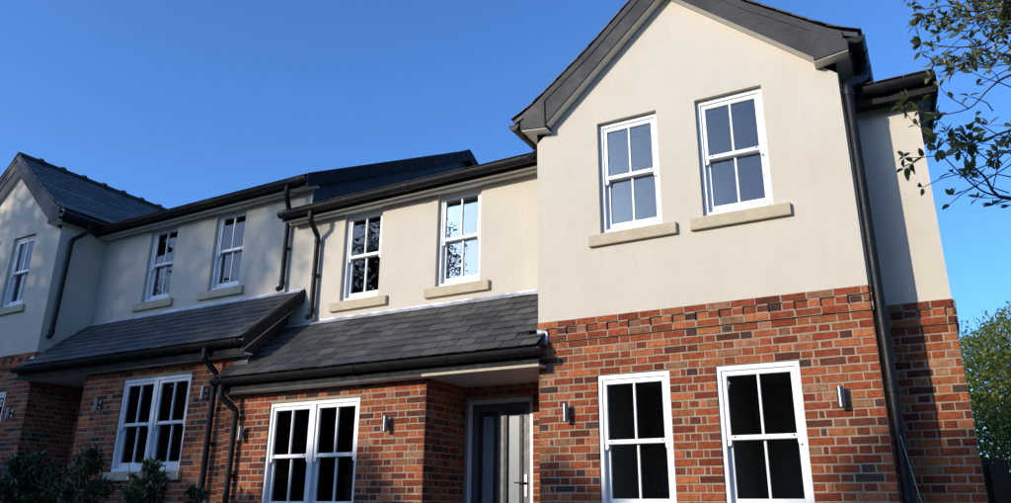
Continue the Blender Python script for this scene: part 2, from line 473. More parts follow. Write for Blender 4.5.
# ---- gutters, pipes
def arc_pts(cx, cz, r, n=10): return [(cx + r * math.cos(math.pi + math.pi * i / n), cz + r * math.sin(math.pi + math.pi * i / n)) for i in range(n + 1)]
def gutter(house, T, fm, l0, l1, r=.058, brackets=(), unions=()):
    """fm(a, b, l): a across, b up, centre line at (0,0)"""
    mb = MB()
    outer = arc_pts(0, 0, r); inner = arc_pts(0, 0, r - .006)
    lip = [(-r - .006, .0), (-r - .006, .01), (-r + .004, .01)]
    poly = [(-r, 0)] + outer[1:] + [(r, .008), (r - .006, .008)] + inner[::-1] + [(-r + .006, .008), (-r - .003, .008)]
    mb.prism(poly, fm, l0, l1)
    for l in (l0, l1):
        e = .004 if l == l1 else -.004
        mb.prism(outer, fm, l, l + e)
    g = link_part('gutter', mb, M['black'], house, T, 0)
    smooth_by_angle(g.data, 35)
    for l in unions:
        m2 = MB(); m2.prism(arc_pts(0, 0, r + .008) + arc_pts(0, 0, r + .0005)[::-1], fm, l - .05, l + .05)
        o = link_part('union', m2, M['black'], g, T, 0); smooth_by_angle(o.data, 35)
    for l in brackets:
        m2 = MB(); m2.prism(arc_pts(0, 0, r + .006) + arc_pts(0, 0, r + .0005)[::-1], fm, l - .012, l + .012)
        o = link_part('bracket', m2, M['black'], g, T, 0); smooth_by_angle(o.data, 35)
    return g
def fillet(pts, r=.022, n=4):
    pts = [Vector(p) for p in pts]; out = [pts[0]]
    for i in range(1, len(pts) - 1):
        a = (pts[i-1] - pts[i]); b = (pts[i+1] - pts[i]); rr = min(r, a.length * .45, b.length * .45)
        a = pts[i] + a.normalized() * rr; b = pts[i] + b.normalized() * rr
        for k in range(n + 1):
            t = k / n; out.append(a * (1-t)**2 + pts[i] * 2 * t * (1-t) + b * t * t)
    out.append(pts[-1]); return out
def downpipe(house, T, pts, r=.034, collars=(), clips=None, wall=None):
    mb = MB(); mb.tube(fillet(pts), r, 14)
    o = link_part('downpipe', mb, M['black'], house, T, 0); smooth_by_angle(o.data, 50)
    for c, dvec in collars:
        c = Vector(c); dv = Vector(dvec).normalized(); m2 = MB(); m2.tube([c - dv * .03, c - dv * .026, c + dv * .026, c + dv * .03], [r + .001, r + .007, r + .007, r + .001], 14)
        q = link_part('collar', m2, M['black'], o, T, 0); smooth_by_angle(q.data, 50)
    if clips:
        for (x, y, z, yw_) in clips:
            m2 = MB(); m2.tube([(x, y, z - .014), (x, y, z + .014)], r + .006, 14); m2.box(x - .045, x + .045, min(y, yw_), max(y, yw_) - .001, z - .013, z + .013)
            link_part('clip', m2, M['black'], o, T, 0)
    return o

# ---- slates
SLATE_COLS = [(.037, .037, .038), (.046, .046, .038), (.057, .056, .055), (.030, .030, .031), (.066, .062, .055)]
def slate_col():
    c = random.choice(SLATE_COLS); k = random.uniform(.80, 1.2); return (c[0]*k, c[1]*k, c[2]*k, 1)
def ragged_slate(w, L, t, rr):
    """lower edge at y=0, rising to y=L (local), slightly uneven"""
    n = 4; vs = []
    lowx = [(-w/2 + w * i / n) for i in range(n + 1)]
    bot = [(x, rr.uniform(-.007, .007)) for x in lowx]
    top = [(x, L) for x in (w/2, -w/2)]
    poly = bot + top
    m_ = len(poly)
    tilt = .022
    def zz(y): return tilt * (1 - y / L)
    v = [(x, y, zz(y) + rr.uniform(-.0008, .0008)) for x, y in poly] + [(x, y, zz(y) + t + rr.uniform(-.0012, .0012)) for x, y in poly]
    f = [tuple(range(m_))[::-1], tuple(range(m_, 2 * m_))] + [(i, (i+1) % m_, m_ + (i+1) % m_, m_ + i) for i in range(m_)]
    return v, f
SL_MESH = {}
def slate_mesh(w, L, var):
    key = (round(w, 3), round(L, 3), var)
    if key not in SL_MESH:
        rr = random.Random(hash(key) & 0xffff); v, f = ragged_slate(w - .008, L, .0105, rr)
        me = bpy.data.meshes.new('slate'); me.from_pydata(v, [], f); me.materials.append(M['slate']); me.update(); SL_MESH[key] = me
    return SL_MESH[key]
def slate_field(mb, cs, prof, fm, l0, l1, gauge=.17, width=.25, keep=None):
    """joined slates following a profile [(a, z)...] from the eave up; fm(a, z, l)"""
    seg = [0]
    for (a, b), (c, d) in zip(prof, prof[1:]): seg.append(seg[-1] + math.hypot(c - a, d - b))
    def P(s):
        s = max(-.05, min(seg[-1], s))
        for i in range(len(seg) - 1):
            if s <= seg[i + 1] or i == len(seg) - 2:
                t = (s - seg[i]) / (seg[i+1] - seg[i]); (a, b), (c, d) = prof[i], prof[i+1]
                nx, nz = -(d - b), (c - a); q = math.hypot(nx, nz); sg = 1 if nz > 0 else -1
                return a + (c - a) * t, b + (d - b) * t, sg * nx / q, sg * nz / q
    k = 0
    while k * gauge < seg[-1] - .02:
        s0 = k * gauge - (.03 if k == 0 else 0); s1 = min(seg[-1], s0 + gauge * 1.9)
        l = l0 - (width / 2 if k % 2 else 0)
        while l < l1:
            a, b = max(l, l0) + .002, min(l + width, l1) - .002
            l += width
            if b - a < .02: continue
            q0 = P(s0); q1 = P(s1)
            if keep and not keep(q0[0], q0[1], (a + b) / 2): continue
            vs = []
            for lift in (0, .007):
                e = random.uniform(-.004, .004)
                h0 = .014 + lift + random.uniform(0, .002); h1 = .001 + lift
                for (qq, h, ll) in ((q0, h0, a), (q0, h0, b), (q1, h1, b), (q1, h1, a)):
                    vs.append(fm(qq[0] + qq[2] * h, qq[1] + qq[3] * h, ll))
            mb.add(vs, [(0,3,2,1),(4,5,6,7),(0,1,5,4),(1,2,6,5),(2,3,7,6),(3,0,4,7)])
            c = slate_col(); cs.extend([c] * 6)
        k += 1

# ------------------------------------------------------------------ the two houses
def lin_wall(x0, x1): return lambda u, d, z: (u, d, z)
def build_house(T, label, right):
    base = T((CXG, 0, GB + .05)); h = thing('house', label, 'house', base)
    WORLD_LOC[h.name] = base
    def P(name, mb, mat, bev=0, smooth=False, parent=None): return link_part(name, mb, mat, parent or h, T, bev, smooth)
    # ---------------- upper rendered walls
    up = [(.741, 1.416, .89, 2.179), (1.833, 2.508, .89, 2.179)]
    lk = [(-3.544, -2.866, .868, 2.177), (-1.932, -1.254, .868, 2.177)]
    mb = MB()
    rf = -.004
    wall_face(mb, 0, W, 0, wall_rake, up, lambda u, d, z: (u, rf + d, z), .07, (CXG,))
    wall_face(mb, 0, D1, 0, lambda u: 2.42, [], lambda u, d, z: (W, u + rf, z))           # right return
    wall_face(mb, 0, D1, 0, lambda u: 2.42, [], lambda u, d, z: (0, u + rf, z))           # left return
    mb.quad((0, rf, 0), (W, rf, 0), (W, .1, 0), (0, .1, 0))
    w1 = P('wall', mb, M['render'])
    mb = MB()
    wall_face(mb, XP + (0 if right else .0), 0, .3, lambda u: 2.36, lk, lambda u, d, z: (u, D1 + d, z), .07)
    P('wall', mb, M['render'])
    if right:
        mb = MB()
        wall_face(mb, W, XR, -.075, lambda u: 2.05, [], lambda u, d, z: (u, D2 + rf + d, z))
        wall_face(mb, 0, 6, -.075, lambda u: 2.1 + .3 * u, [], lambda u, d, z: (XR, D2 + rf + u, z))
        mb.quad((W, D2 + rf, -.075), (XR, D2 + rf, -.075), (XR, D2 + .1, -.075), (W, D2 + .1, -.075))
        P('wall', mb, M['render'])
    # far sides and back of the house
    mb = MB()
    xe = W
    mb.quad((xe, D1, GB), (xe, 9.3, GB), (xe, 9.3, 2.3), (xe, D1, 2.3))
    mb.quad((xe, D1, 2.3), (xe, 9.3, 2.3), (xe, 5.05, 4.5), (xe, 5.05, 4.5))
    mb.quad((XP, 9.3, GB), (xe, 9.3, GB), (xe, 9.3, 2.36), (XP, 9.3, 2.36))
    P('wall', mb, M['render'])
    # ---------------- sills and windows upstairs
    for a, b in ((.617, 1.566), (1.706, 2.662)): sill(h, T, a, b, .748, .868, -.052, .075, M['stone'])
    for a, b in ((-3.683, -2.693), (-2.07, -1.097)): sill(h, T, a, b, .722, .845, D1 - .052, D1 + .075, M['stone'])
    for o in up: window(h, T, *o, rf)
    for o in lk: window(h, T, *o, D1)
    # ---------------- brick walls
    job = BrickJob()
    lowg = [(.65, 1.392, -1.9, -.6), (1.834, 2.576, -1.9, -.6)]
    lowl = [(-3.807, -2.359, -1.93, -.63)]
    MR = .0045                                  # mortar recess
    def bw(u0, u1, ztop, ops, fm, ang, string=False, skip=None, ztop_b=None, rev=.1):
        m_ = MB(); wall_face(m_, u0, u1, GB, lambda u: ztop, ops, lambda u, d, z: fm(u, d + MR, z), rev)
        if string:
            sy = -.024 + MR
            def sbox(a_, b_, za, zb_):
                p8 = [fm(u, d, z) for z in (za, zb_) for u, d in ((a_, sy), (b_, sy), (b_, .02), (a_, .02))]
                m_.add(p8, [(0,3,2,1),(4,5,6,7),(0,1,5,4),(1,2,6,5),(2,3,7,6),(3,0,4,7)])
            sbox(u0 + .004, u1 - .004, ztop - .0715, ztop - .003); sbox(u0 + .004, u1 - .004, ztop - .2215, ztop - .153)
            x_ = u0 + .003
            while x_ < u1 - .1:
                sbox(x_ + .003, x_ + .0985, ztop - .153, ztop - .0715); x_ += 2 * (.1015 + .0115)
        w = P('brick_wall', m_, M['mortar'])
        lay_bricks(job, w, T, fm, ang, u0 + .003, u1 - .003, ztop, GB, ops, string, skip)
        return w
    bw(0, W, 0, lowg, lambda u, d, z: (u, d, z), 0, True)
    bw(0, D1, 0, [], lambda u, d, z: (W - d, u, z), math.pi / 2, True)
    bw(XP, PC, -.45, lowl, lambda u, d, z: (u, d, z), 0)
    bw(0, D1, -.45, [], lambda u, d, z: (PC - d, u, z), math.pi / 2)
    bw(-D1, 0, 0, [], lambda u, d, z: (d, -u, z), -math.pi / 2, False)
    dops = [(-1.395, -.505, GB, -.625)]
    bw(PC, 0, -.45, dops, lambda u, d, z: (u, D1 + d, z), 0)
    if right:
        bw(W, XR, -.075, [], lambda u, d, z: (u, D2 + d, z), 0, True)
        bw(0, 3, -.075, [], lambda u, d, z: (XR - d, D2 + u, z), math.pi / 2, True)
    if not right:
        m_ = MB(); m_.box(XP - .20, XP, MR, .1, -.75, -.45); w_x = P('brick_wall', m_, M['mortar'])
        lay_bricks(job, w_x, T, lambda u, d, z: (u, d, z), 0, XP - .197, XP - .006, -.45, -.76, [])
        m_ = MB(); m_.add([(XP - .30, -.013, -.45), (XP - .17, -.013, -.49), (XP - .02, -.013, -.60), (XP - .02, -.013, -.68), (XP - .30, -.013, -.68)], [(0, 1, 2, 3, 4)]); q = P('lead_soaker', m_, M['lead_dull']); sm = q.modifiers.new('thick', 'SOLIDIFY'); sm.thickness = .004
    job.finish()
    for o in lowg:
        window(h, T, *o, 0, 1, .02)
        sill(h, T, o[0] - .06, o[1] + .06, -2.03, -1.905, -.05, .1, M['stone'])
    for o in lowl:
        window(h, T, *o, 0, 2, .02)
        sill(h, T, o[0] - .06, o[1] + .06, -2.05, -1.935, -.05, .1, M['stone'])
    # lead drips over lower windows (dark line at the head)
    # ---------------- door
    dr = bpy.data.objects.new('door', None); col.objects.link(dr); dr.location = T((-.95, D1, GB + .1)); attach(dr, h)
    WORLD_LOC[dr.name] = dr.location.copy()
    def PD(name, mb_, mat, bev=.003): return link_part(name, mb_, mat, dr, T, bev)
    yd = D1 + .03; x0, x1, zt, zb = -1.393, -.507, -.628, GB + .12
    mb = MB(); mb.box(x0, x0 + .05, yd, yd + .08, zb, zt); mb.box(x1 - .05, x1, yd, yd + .08, zb, zt); mb.box(x0 + .05, x1 - .05, yd, yd + .08, zt - .055, zt); mb.box(x0 + .05, x1 - .05, yd - .01, yd + .08, zb, zb + .04)
    PD('frame', mb, M['white'])
    a, b, lo, hi = x0 + .053, x1 - .053, zb + .043, zt - .058
    xm = (a + b) / 2; yl = yd + .02
    pan = [(a + .10, xm - .055), (xm + .055, b - .10)]; pz = (lo + .32, hi - .10)
    mb = MB(); us = [a, pan[0][0], pan[0][1], pan[1][0], pan[1][1], b]
    for i in (0, 2, 4): mb.box(us[i], us[i+1], yl, yl + .044, lo, hi)
    for i in (1, 3): mb.box(us[i], us[i+1], yl, yl + .044, lo, pz[0]); mb.box(us[i], us[i+1], yl, yl + .044, pz[1], hi)
    PD('leaf', mb, M['door'], 0)
    for p, q in pan:
        mb = MB(); w_ = .04
        mb.box(p - .012, p + w_, yl - .014, yl + .03, pz[0] - .012, pz[1] + .012); mb.box(q - w_, q + .012, yl - .014, yl + .03, pz[0] - .012, pz[1] + .012)
        mb.box(p + w_, q - w_, yl - .014, yl + .03, pz[1] - w_, pz[1] + .012); mb.box(p + w_, q - w_, yl - .014, yl + .03, pz[0] - .012, pz[0] + w_)
        PD('moulding', mb, M['moulding'], .008)
        mb = MB(); mb.box(p + w_ - .005, q - w_ + .005, yl + .012, yl + .022, pz[0] + w_ - .005, pz[1] - w_ + .005); PD('pane', mb, M['frosted'], 0)
    mb = MB(); hz = -1.62; hx = b - .055
    mb.box(hx - .018, hx + .018, yl - .012, yl, hz - .12, hz + .12); mb.tube(fillet([(hx, yl - .01, hz + .03), (hx, yl - .055, hz + .03), (hx - .12, yl - .055, hz + .03)], .02), .009, 8); mb.tube([(hx, yl - .016, hz - .06), (hx, yl, hz - .06)], .011, 10)
    PD('handle', mb, M['steel'], 0)
    # ---------------- porch ceiling / lean-to eave
    xl = XP - (.075 if right else -.17)          # the lean-to roof ends here (right house slightly past the party line, left house oversails)
    xl = -4.61 if right else XP - .36
    xr = .09
    ye, ze = -.20, -.275; yt, ztp = D1, .60
    slope = math.atan2(ztp - ze, yt - ye)
    mb = MB(); mb.box(PC, 0, -.0, D1, -.475, -.455); P('porch_ceiling', mb, M['cream_board'])
    mb = MB(); mb.box(xl, xr, -.15, -.002, -.485, -.465); P('soffit', mb, M['cream_board'], .002)
    mb = MB(); mb.box(xl, xr, -.172, -.151, -.462, -.285); P('fascia', mb, M['fascia'], .002)
    mb = MB(); mb.box(xl, PC + .048, -.174, -.151, -.492, -.4625); P('fascia_trim', mb, M['barge'] if right else M['fascia'], .002)  # lighter grey on the right house paints in the sunlit fascia edge
    mb = MB(); mb.box(PC + .05, xr, -.176, -.151, -.492, -.4625); P('fascia_trim', mb, M['stone'] if right else M['fascia'], .002)  # stone tone at the right porch paints in the same sunlit edge
    # roof deck under the slates
    mb = MB()
    cs_, sn_ = math.cos(slope), math.sin(slope)
    mb.prism([(ye + .02, ze - .01), (yt, ztp - .01 - .0), (yt, ztp - .06), (ye + .02, ze - .06)], lambda a_, b_, d_: (d_, a_, b_), xl + .005, 0 - .004)
    mb.prism([(ye + .02, ze - .01), (-.02, ze - .01 + .18 * (ztp - ze) / (yt - ye)), (-.02, ze - .06 + .18 * (ztp - ze) / (yt - ye)), (ye + .02, ze - .06)], lambda a_, b_, d_: (d_, a_, b_), -.004, xr)
    lr = P('lean_to_roof', mb, M['cladding'])
    g = .158; wS = .25; LS = .33; tot = math.hypot(ztp - ze, yt - ye)
    k = 0
    while k * g < tot - .10:
        s = k * g - .03
        x = xl - (wS / 2 if k % 2 else 0)
        while x < xr - .01:
            a_, b_ = max(x, xl), min(x + wS, xr if s < .14 else -.004)
            x += wS
            if b_ - a_ < .04: continue
            Ls = LS if s + LS < tot + .02 else tot + .02 - s
            if b_ > 0 and s + Ls > .19: Ls = .19 - s if s < .1 else .1
            o = bpy.data.objects.new('slate', slate_mesh(round(b_ - a_, 2), round(Ls, 2), random.randrange(5))); col.objects.link(o)
            ss = s + random.uniform(-.007, .007)
            o.location = T(((a_ + b_) / 2, ye + cs_ * ss, ze + sn_ * ss + .002)); o.rotation_euler = (slope + random.gauss(0, .006), random.gauss(0, .008), random.gauss(0, .012))
            o.color = slate_col(); o.parent = lr
        k += 1
    # lead flashing at the head: apron over slates plus upstand
    mb = MB(); n = 60; rr = random.Random(3)
    hh = [rr.uniform(-.006, .006) for _ in range(n + 1)]; xs = [xl + .0 + (-.004 - xl) * i / n for i in range(n + 1)]
    ap = .085
    rows = []
    for i in range(n + 1):
        up_ = .045 + hh[i] * .5
        rows.append([(xs[i], D1 - .004, ztp + up_), (xs[i], D1 - .010 + hh[i] * .3, ztp + .022), (xs[i], D1 - .03, ztp + .012 + hh[i] * .4), (xs[i], D1 - .03 - ap * cs_ + hh[i], ztp + .014 - ap * sn_ + hh[i] * .7)])
    for i in range(n):
        for j in range(3): mb.quad(rows[i][j], rows[i+1][j], rows[i+1][j+1], rows[i][j+1])
    fl = P('lead_flashing', mb, M['lead'], parent=lr)
    sm = fl.modifiers.new('thick', 'SOLIDIFY'); sm.thickness = .003
    # lead cloak where the eave turns round the gable corner
    mb = MB(); rr = random.Random(9); nx = 5; nz = 5
    gp = [[(-.002 + .12 * i / nx + rr.uniform(-.003, .003), -.03 + rr.uniform(-.004, .004), -.075 - .14 * j / nz - .12 * (i / nx) * .25) for i in range(nx + 1)] for j in range(nz + 1)]
    for j in range(nz):
        for i in range(nx): mb.quad(gp[j][i], gp[j][i+1], gp[j+1][i+1], gp[j+1][i])
    q = P('lead_cloak', mb, M['lead'], parent=lr); sm = q.modifiers.new('thick', 'SOLIDIFY'); sm.thickness = .003
    # gutter of the lean-to
    gutter(h, T, lambda a_, b_, l: (l, -.24 + a_, -.322 + b_), xl - .0, .12, .067, [i for i in fr(xl + .5, -.2, 5)], [xl + .12, -2.3])
    # ---------------- main roof eave over the link
    xv = XP + .0                         # party line
    xo = -5.05 if not right else XP - .0
    ey, ez = .58, 2.31
    mb = MB(); mb.box(xo, -.004, .63, D1 - .003, 2.195, 2.213); P('soffit', mb, M['cream_board'], .002)
    mb = MB(); mb.box(xo, -.004, .612, .629, 2.16, 2.33); P('fascia', mb, M['fascia'], .002)
    mb = MB(); mb.box(XP + .003, -.004, .76, D1 - .004, 2.165, 2.193); P('bed_mould', mb, M['cream_board'], .008)
    gutter(h, T, lambda a_, b_, l: (l, .547 + a_, 2.25 + b_), xo - (.02 if not right else -.02), -.03, .066, fr(xo + .4, -.5, 4), [xo + .1, -2.25])
    # main roof: front and back slopes
    pk = 5.05; pz_ = ez + .51 * (pk - ey)
    mb = MB(); cs = []
    xa, xb = (xo, W + .0)
    prof_f = [(ey - .03, ez - .015), (pk, pz_)]; prof_b = [(2 * pk - ey + .03, ez - .015), (pk, pz_)]
    dk = MB()
    dk.prism([(ey, ez - .02), (pk, pz_ - .01), (2 * pk - ey, ez - .02), (2 * pk - ey, ez - .1), (pk, pz_ - .09), (ey, ez - .1)], lambda a_, b_, d_: (d_, a_, b_), xa + .01, xb)
    rf_o = P('roof', dk, M['cladding'])
    slate_field(mb, cs, prof_f, lambda a_, z_, l: (l, a_, z_), xa, xb, .2, .25)
    slate_field(mb, cs, prof_b, lambda a_, z_, l: (l, a_, z_), xa, xb, .2, .25)
    mb.c = cs; so = link_part('slating', mb, M['slate_far'], rf_o, T, recalc=False); so['kind'] = 'stuff'
    for i in range(17):
        l = xa + .0 + i * .45
        m2 = MB(); m2.prism([(-.16, -.075), (0, .03), (.16, -.075), (.15, -.09), (0, .008), (-.15, -.09)], lambda a_, b_, d_: (d_, pk + a_, pz_ + .03 + b_), l, min(l + .445, xb)); link_part('ridge_tile', m2, M['fascia'], rf_o, T, .004)
    # ---------------- gable wing roof
    PF = PROFILE; PR = [(W - a_, z_) for a_, z_ in PF]
    yv = -.165; yend = 3.75
    dk = MB()
    low = [(a_, z_ - .05) for a_, z_ in PF]
    poly = [(a_, z_ - .012) for a_, z_ in PF] + [(a_, z_ - .012) for a_, z_ in PR[::-1][1:]] + [(a_, z_ - .06) for a_, z_ in PR] + [(a_, z_ - .06) for a_, z_ in PF[::-1][1:]]
    def roofmap(a_, b_, d_): return (a_, d_, b_)
    # built as strips so that the curved profile stays clean
    pts = PF + PR[::-1][1:]
    for (a0, b0), (a1, b1) in zip(pts, pts[1:]):
        dk.prism([(a0, b0 - .012), (a1, b1 - .012), (a1, b1 - .06), (a0, b0 - .06)], roofmap, -.138, yend)
    gr = P('gable_roof', dk, M['cladding'])
    mb = MB(); cs = []
    slate_field(mb, cs, PF, lambda a_, z_, l: (a_, l, z_), yv, yend, .17, .25)
    slate_field(mb, cs, PR, lambda a_, z_, l: (a_, l, z_), yv, yend, .17, .25)
    mb.c = cs; so = link_part('slating', mb, M['slate_far'], gr, T, recalc=False); so['kind'] = 'stuff'
    for i in range(9):
        l = yv + i * .44
        m2 = MB(); m2.prism([(-.13, -.10), (0, .03), (.13, -.10), (.115, -.112), (0, .008), (-.115, -.112)], lambda a_, b_, d_: (CXG + a_, d_, 3.862 + b_ + (.0)), l, l + .436)
        m2.prism([(-.145, -.10), (-.03, .045), (.03, .045), (.145, -.10), (.13, -.118), (0, .02), (-.13, -.118)], lambda a_, b_, d_: (CXG + a_, d_, 3.868 + b_), l + .385, l + .465)
        link_part('ridge_tile', m2, M['fascia'], gr, T, .004)
    # barge boards (upper strip and main board), kneeler boxes, verge soffit
    def off(profile, dz): return [(a_, z_ - dz) for a_, z_ in profile]
    for side, pf in ((0, PF), (1, PR)):
        main = pf[2:]                                     # from about x = .03
        m1 = MB(); m2 = MB(); m3 = MB()
        m1.prism([(a0, b0 - .115) for a0, b0 in pf[1:]] + [(a0, b0 - .02) for a0, b0 in pf[1:][::-1]], roofmap, -.158, -.137)
        # main board: lower edge follows the wall line, top under the strip
        st = [(.165, None)] + [(p_[0] if side == 0 else W - p_[0], None) for p_ in pf[4:]]
        def ztopf(x):
            for (a0, b0), (a1, b1) in zip(PF, PF[1:]):
                if a0 <= x <= a1 + 1e-9: return b0 + (b1 - b0) * (x - a0) / (a1 - a0)
            return PF[-1][1]
        xs_ = [.165, .3, .45, .747, CXG]
        wl_ = lambda x: wall_rake(x) + .004
        fx = (lambda v: v) if side == 0 else (lambda v: W - v)
        m2.prism([(fx(x), wl_(x)) for x in (xs_[0], xs_[-1])] + [(fx(x), ztopf(x) - .112) for x in xs_[::-1]], roofmap, -.147, -.128)
        m3.prism([(fx(x), wl_(x)) for x in (xs_[0], xs_[-1])] + [(fx(x), wl_(x) + .018) for x in (xs_[-1], xs_[0])], roofmap, -.1275, rf - .001)
        P('verge_strip', m1, M['barge'], .003); P('barge_board', m2, M['barge'], .003); P('verge_soffit', m3, M['cream_board'], .002)
        # kneeler box
        fx = (lambda v: v) if side == 0 else (lambda v: W - v)
        kb = MB(); kb.prism([(fx(-.135), 2.246), (fx(.178), 2.206), (fx(.172), ztopf(.172) - .112), (fx(-.135), ztopf(-.135) - .112)], roofmap, -.166, rf - .002)
        P('kneeler_box', kb, M['barge'], .003)
        kb = MB(); kb.prism([(fx(-.13), 2.235), (fx(.183), 2.195), (fx(.183), 2.2055), (fx(-.13), 2.2455)], roofmap, -.150, rf - .003)
        P('kneeler_soffit', kb, M['cream_board'], .002)
        # eave along the wing: fascia, soffit, gutter
        yb_ = D1 - .26 if side == 0 else D1 + .6
        kb = MB(); kb.box(*sorted((fx(-.15), fx(-.136))), -.10, yb_, 2.205, 2.40); P('fascia', kb, M['fascia'], .002)
        kb = MB(); kb.box(*sorted((fx(-.135), fx(-.002))), rf + .002, yb_, 2.236, 2.252); P('soffit', kb, M['cream_board'], .002)
        gutter(h, T, (lambda a_, b_, l: (-.218 + a_, l, 2.325 + b_)) if side == 0 else (lambda a_, b_, l: (W + .218 - a_, l, 2.345 + b_)), -.17, .50 if side == 0 else .9, .066, [0.1, .42], [])
    # ---------------- pipes
    if right:
        downpipe(h, T, [(-4.44, -.24, -.37), (-4.44, -.24, -.53), (-4.315, -.08, -.70), (-4.315, -.08, GB + .1)], .038,
                 [((-4.44, -.24, -.42), (0, 0, 1)), ((-4.315, -.08, -.77), (0, 0, 1))], [(-4.315, -.08, -1.5, 0), (-4.315, -.08, -2.5, 0)])
        downpipe(h, T, [(-3.945, .547, 2.19), (-3.945, .547, 2.07), (-3.985, .77, 1.88), (-3.985, .77, .70), (-3.985, .70, .655)], .038,
                 [((-3.945, .547, 2.13), (0, 0, 1)), ((-3.985, .77, 1.81), (0, 0, 1)), ((-3.985, .77, .78), (0, 0, 1))], [(-3.985, .77, 1.3, D1)])
        downpipe(h, T, [(-.218, .40, 2.28), (-.218, .40, 2.23), (-.40, .52, 2.22)], .03, [((-.218, .40, 2.25), (0, 0, 1))], [])
        # pipe down the outer gable corner, fed from the wing gutter
        downpipe(h, T, [(W + .212, .30, 2.30), (W + .212, .30, 2.17), (W + .066, .07, 1.98), (W + .066, .07, GB + .1)], .047,
                 [((W + .212, .30, 2.25), (0, 0, 1)), ((W + .066, .07, 1.9), (0, 0, 1)), ((W + .066, .07, -.9), (0, 0, 1))], [])
    else:
        downpipe(h, T, [(-4.315, -.24, -.37), (-4.315, -.24, -.52), (-4.385, -.08, -.69), (-4.385, -.08, GB + .1)], .038,
                 [((-4.315, -.24, -.42), (0, 0, 1)), ((-4.385, -.08, -.76), (0, 0, 1))], [(-4.385, -.08, -1.6, 0)])
        downpipe(h, T, [(-4.69, .547, 2.19), (-4.69, .547, 2.06), (-4.545, .77, 1.88), (-4.545, .77, .68), (-4.545, .70, .64)], .038,
                 [((-4.69, .547, 2.13), (0, 0, 1)), ((-4.545, .77, 1.81), (0, 0, 1)), ((-4.545, .77, .76), (0, 0, 1))], [(-4.545, .77, 1.3, D1)])
        downpipe(h, T, [(-.212, .34, 2.30), (-.212, .34, 2.14), (-.06, .18, 1.97), (-.06, .14, .30), (-.06, .10, .25)], .038,
                 [((-.212, .34, 2.25), (0, 0, 1)), ((-.06, .18, 1.92), (0, 0, 1)), ((-.06, .14, .36), (0, 0, 1))], [])
    # ---------------- verges at the party line (only the upper, left house shows them)
    if not right:
        # local x runs the other way: party line at XP, oversail to smaller x
        mb = MB(); mb.prism([(ye - .0, ze + .015), (yt + .0, ztp + .015), (yt + .0, ztp - .165), (ye - .0, ze - .165)], lambda a_, b_, d_: (d_, a_, b_), XP - .385, XP - .363)
        P('verge_board', mb, M['fascia'], .003)
        mb = MB(); mb.prism([(ye + .03, ze - .16), (yt - .003, ztp - .16), (yt - .003, ztp - .178), (ye + .03, ze - .178)], lambda a_, b_, d_: (d_, a_, b_), XP - .362, XP - .10)
        P('verge_soffit', mb, M['cream_board'], .002)
        mb = MB(); mb.prism([(.0, -.45), (D1, .45), (D1, -.1), (.0, -1.0)], lambda a_, b_, d_: (d_, a_, b_), XP - .10, XP - .03)
        P('cheek_wall', mb, M['cladding'], 0)
        mb = MB(); mb.prism([(ey - .02, ez + .02), (pk, pz_ + .035), (pk, pz_ - .20), (ey - .02, ez - .21)], lambda a_, b_, d_: (d_, a_, b_), -5.075, -5.052)
        mb.prism([(2 * pk - ey, ez + .02), (pk, pz_ + .035), (pk, pz_ - .20), (2 * pk - ey, ez - .21)], lambda a_, b_, d_: (d_, a_, b_), -5.075, -5.052)
        P('verge_board', mb, M['fascia'], .003)
        mb = MB(); mb.prism([(ey + .02, ez - .15), (pk, pz_ - .14), (2 * pk - ey - .02, ez - .15), (2 * pk - ey - .02, ez - .17), (pk, pz_ - .16), (ey + .02, ez - .17)], lambda a_, b_, d_: (d_, a_, b_), -5.051, -4.93)
        P('verge_soffit', mb, M['fascia'], 0)
        mb = MB(); mb.prism([(D1 + .02, ez + .02), (pk, pz_ - .16), (2 * pk - ey - .25, ez - .1), (2 * pk - ey - .25, ez - .75), (pk, pz_ - .75), (D1 + .02, ez - .65)], lambda a_, b_, d_: (d_, a_, b_), -4.93, XP + .02)
        P('cheek_wall', mb, M['cladding'], 0)
        mb = MB(); mb.box(-4.925, XP - .001, D1 - .002, D1 + .15, 1.72, 2.19); P('wall', mb, M['render'], 0)
    else:
        # ---------------- eave of the set-back side wall
        x0_, x1_ = W + .09, XR + .19
        mb = MB(); mb.box(x0_, x1_, D2 - .19, D2 - .003, 1.90, 1.918); P('soffit', mb, M['fascia'], .002)
        mb = MB(); mb.box(x0_, x1_, D2 - .21, D2 - .191, 1.86, 2.07); P('fascia', mb, M['fascia'], .002)
        gutter(h, T, lambda a_, b_, l: (l, D2 - .272 + a_, 2.0 + b_), x0_ + .1, x1_ - .01, .06, [x1_ - .3], [x0_ + .25])
        dk = MB(); dk.prism([(D2 - .2, 2.05), (5.0, 2.05 + .30 * 4.67), (5.0, 1.98 + .30 * 4.67), (D2 - .2, 1.98)], lambda a_, b_, d_: (d_, a_, b_), W + .05, x1_ - .02)
        sr = P('side_roof', dk, M['cladding'])
        mb = MB(); cs = []
        slate_field(mb, cs, [(D2 - .24, 2.055), (5.0, 2.06 + .30 * 4.67)], lambda a_, z_, l: (l, a_, z_), W + .05, x1_, .2, .25)
        mb.c = cs; so = link_part('slating', mb, M['slate_far'], sr, T, recalc=False); so['kind'] = 'stuff'
        mb = MB(); mb.prism([(D2 - .21, 1.862), (D2 - .21, 2.06), (5, 3.44), (5, 3.24)], lambda a_, b_, d_: (d_, a_, b_), x1_ - .02, x1_ + .002); P('verge_board', mb, M['fascia'], .002)
    return h

TR = Tf(1, 0, ZO); TL = Tf(-1, -9.158, ZO + DZ)
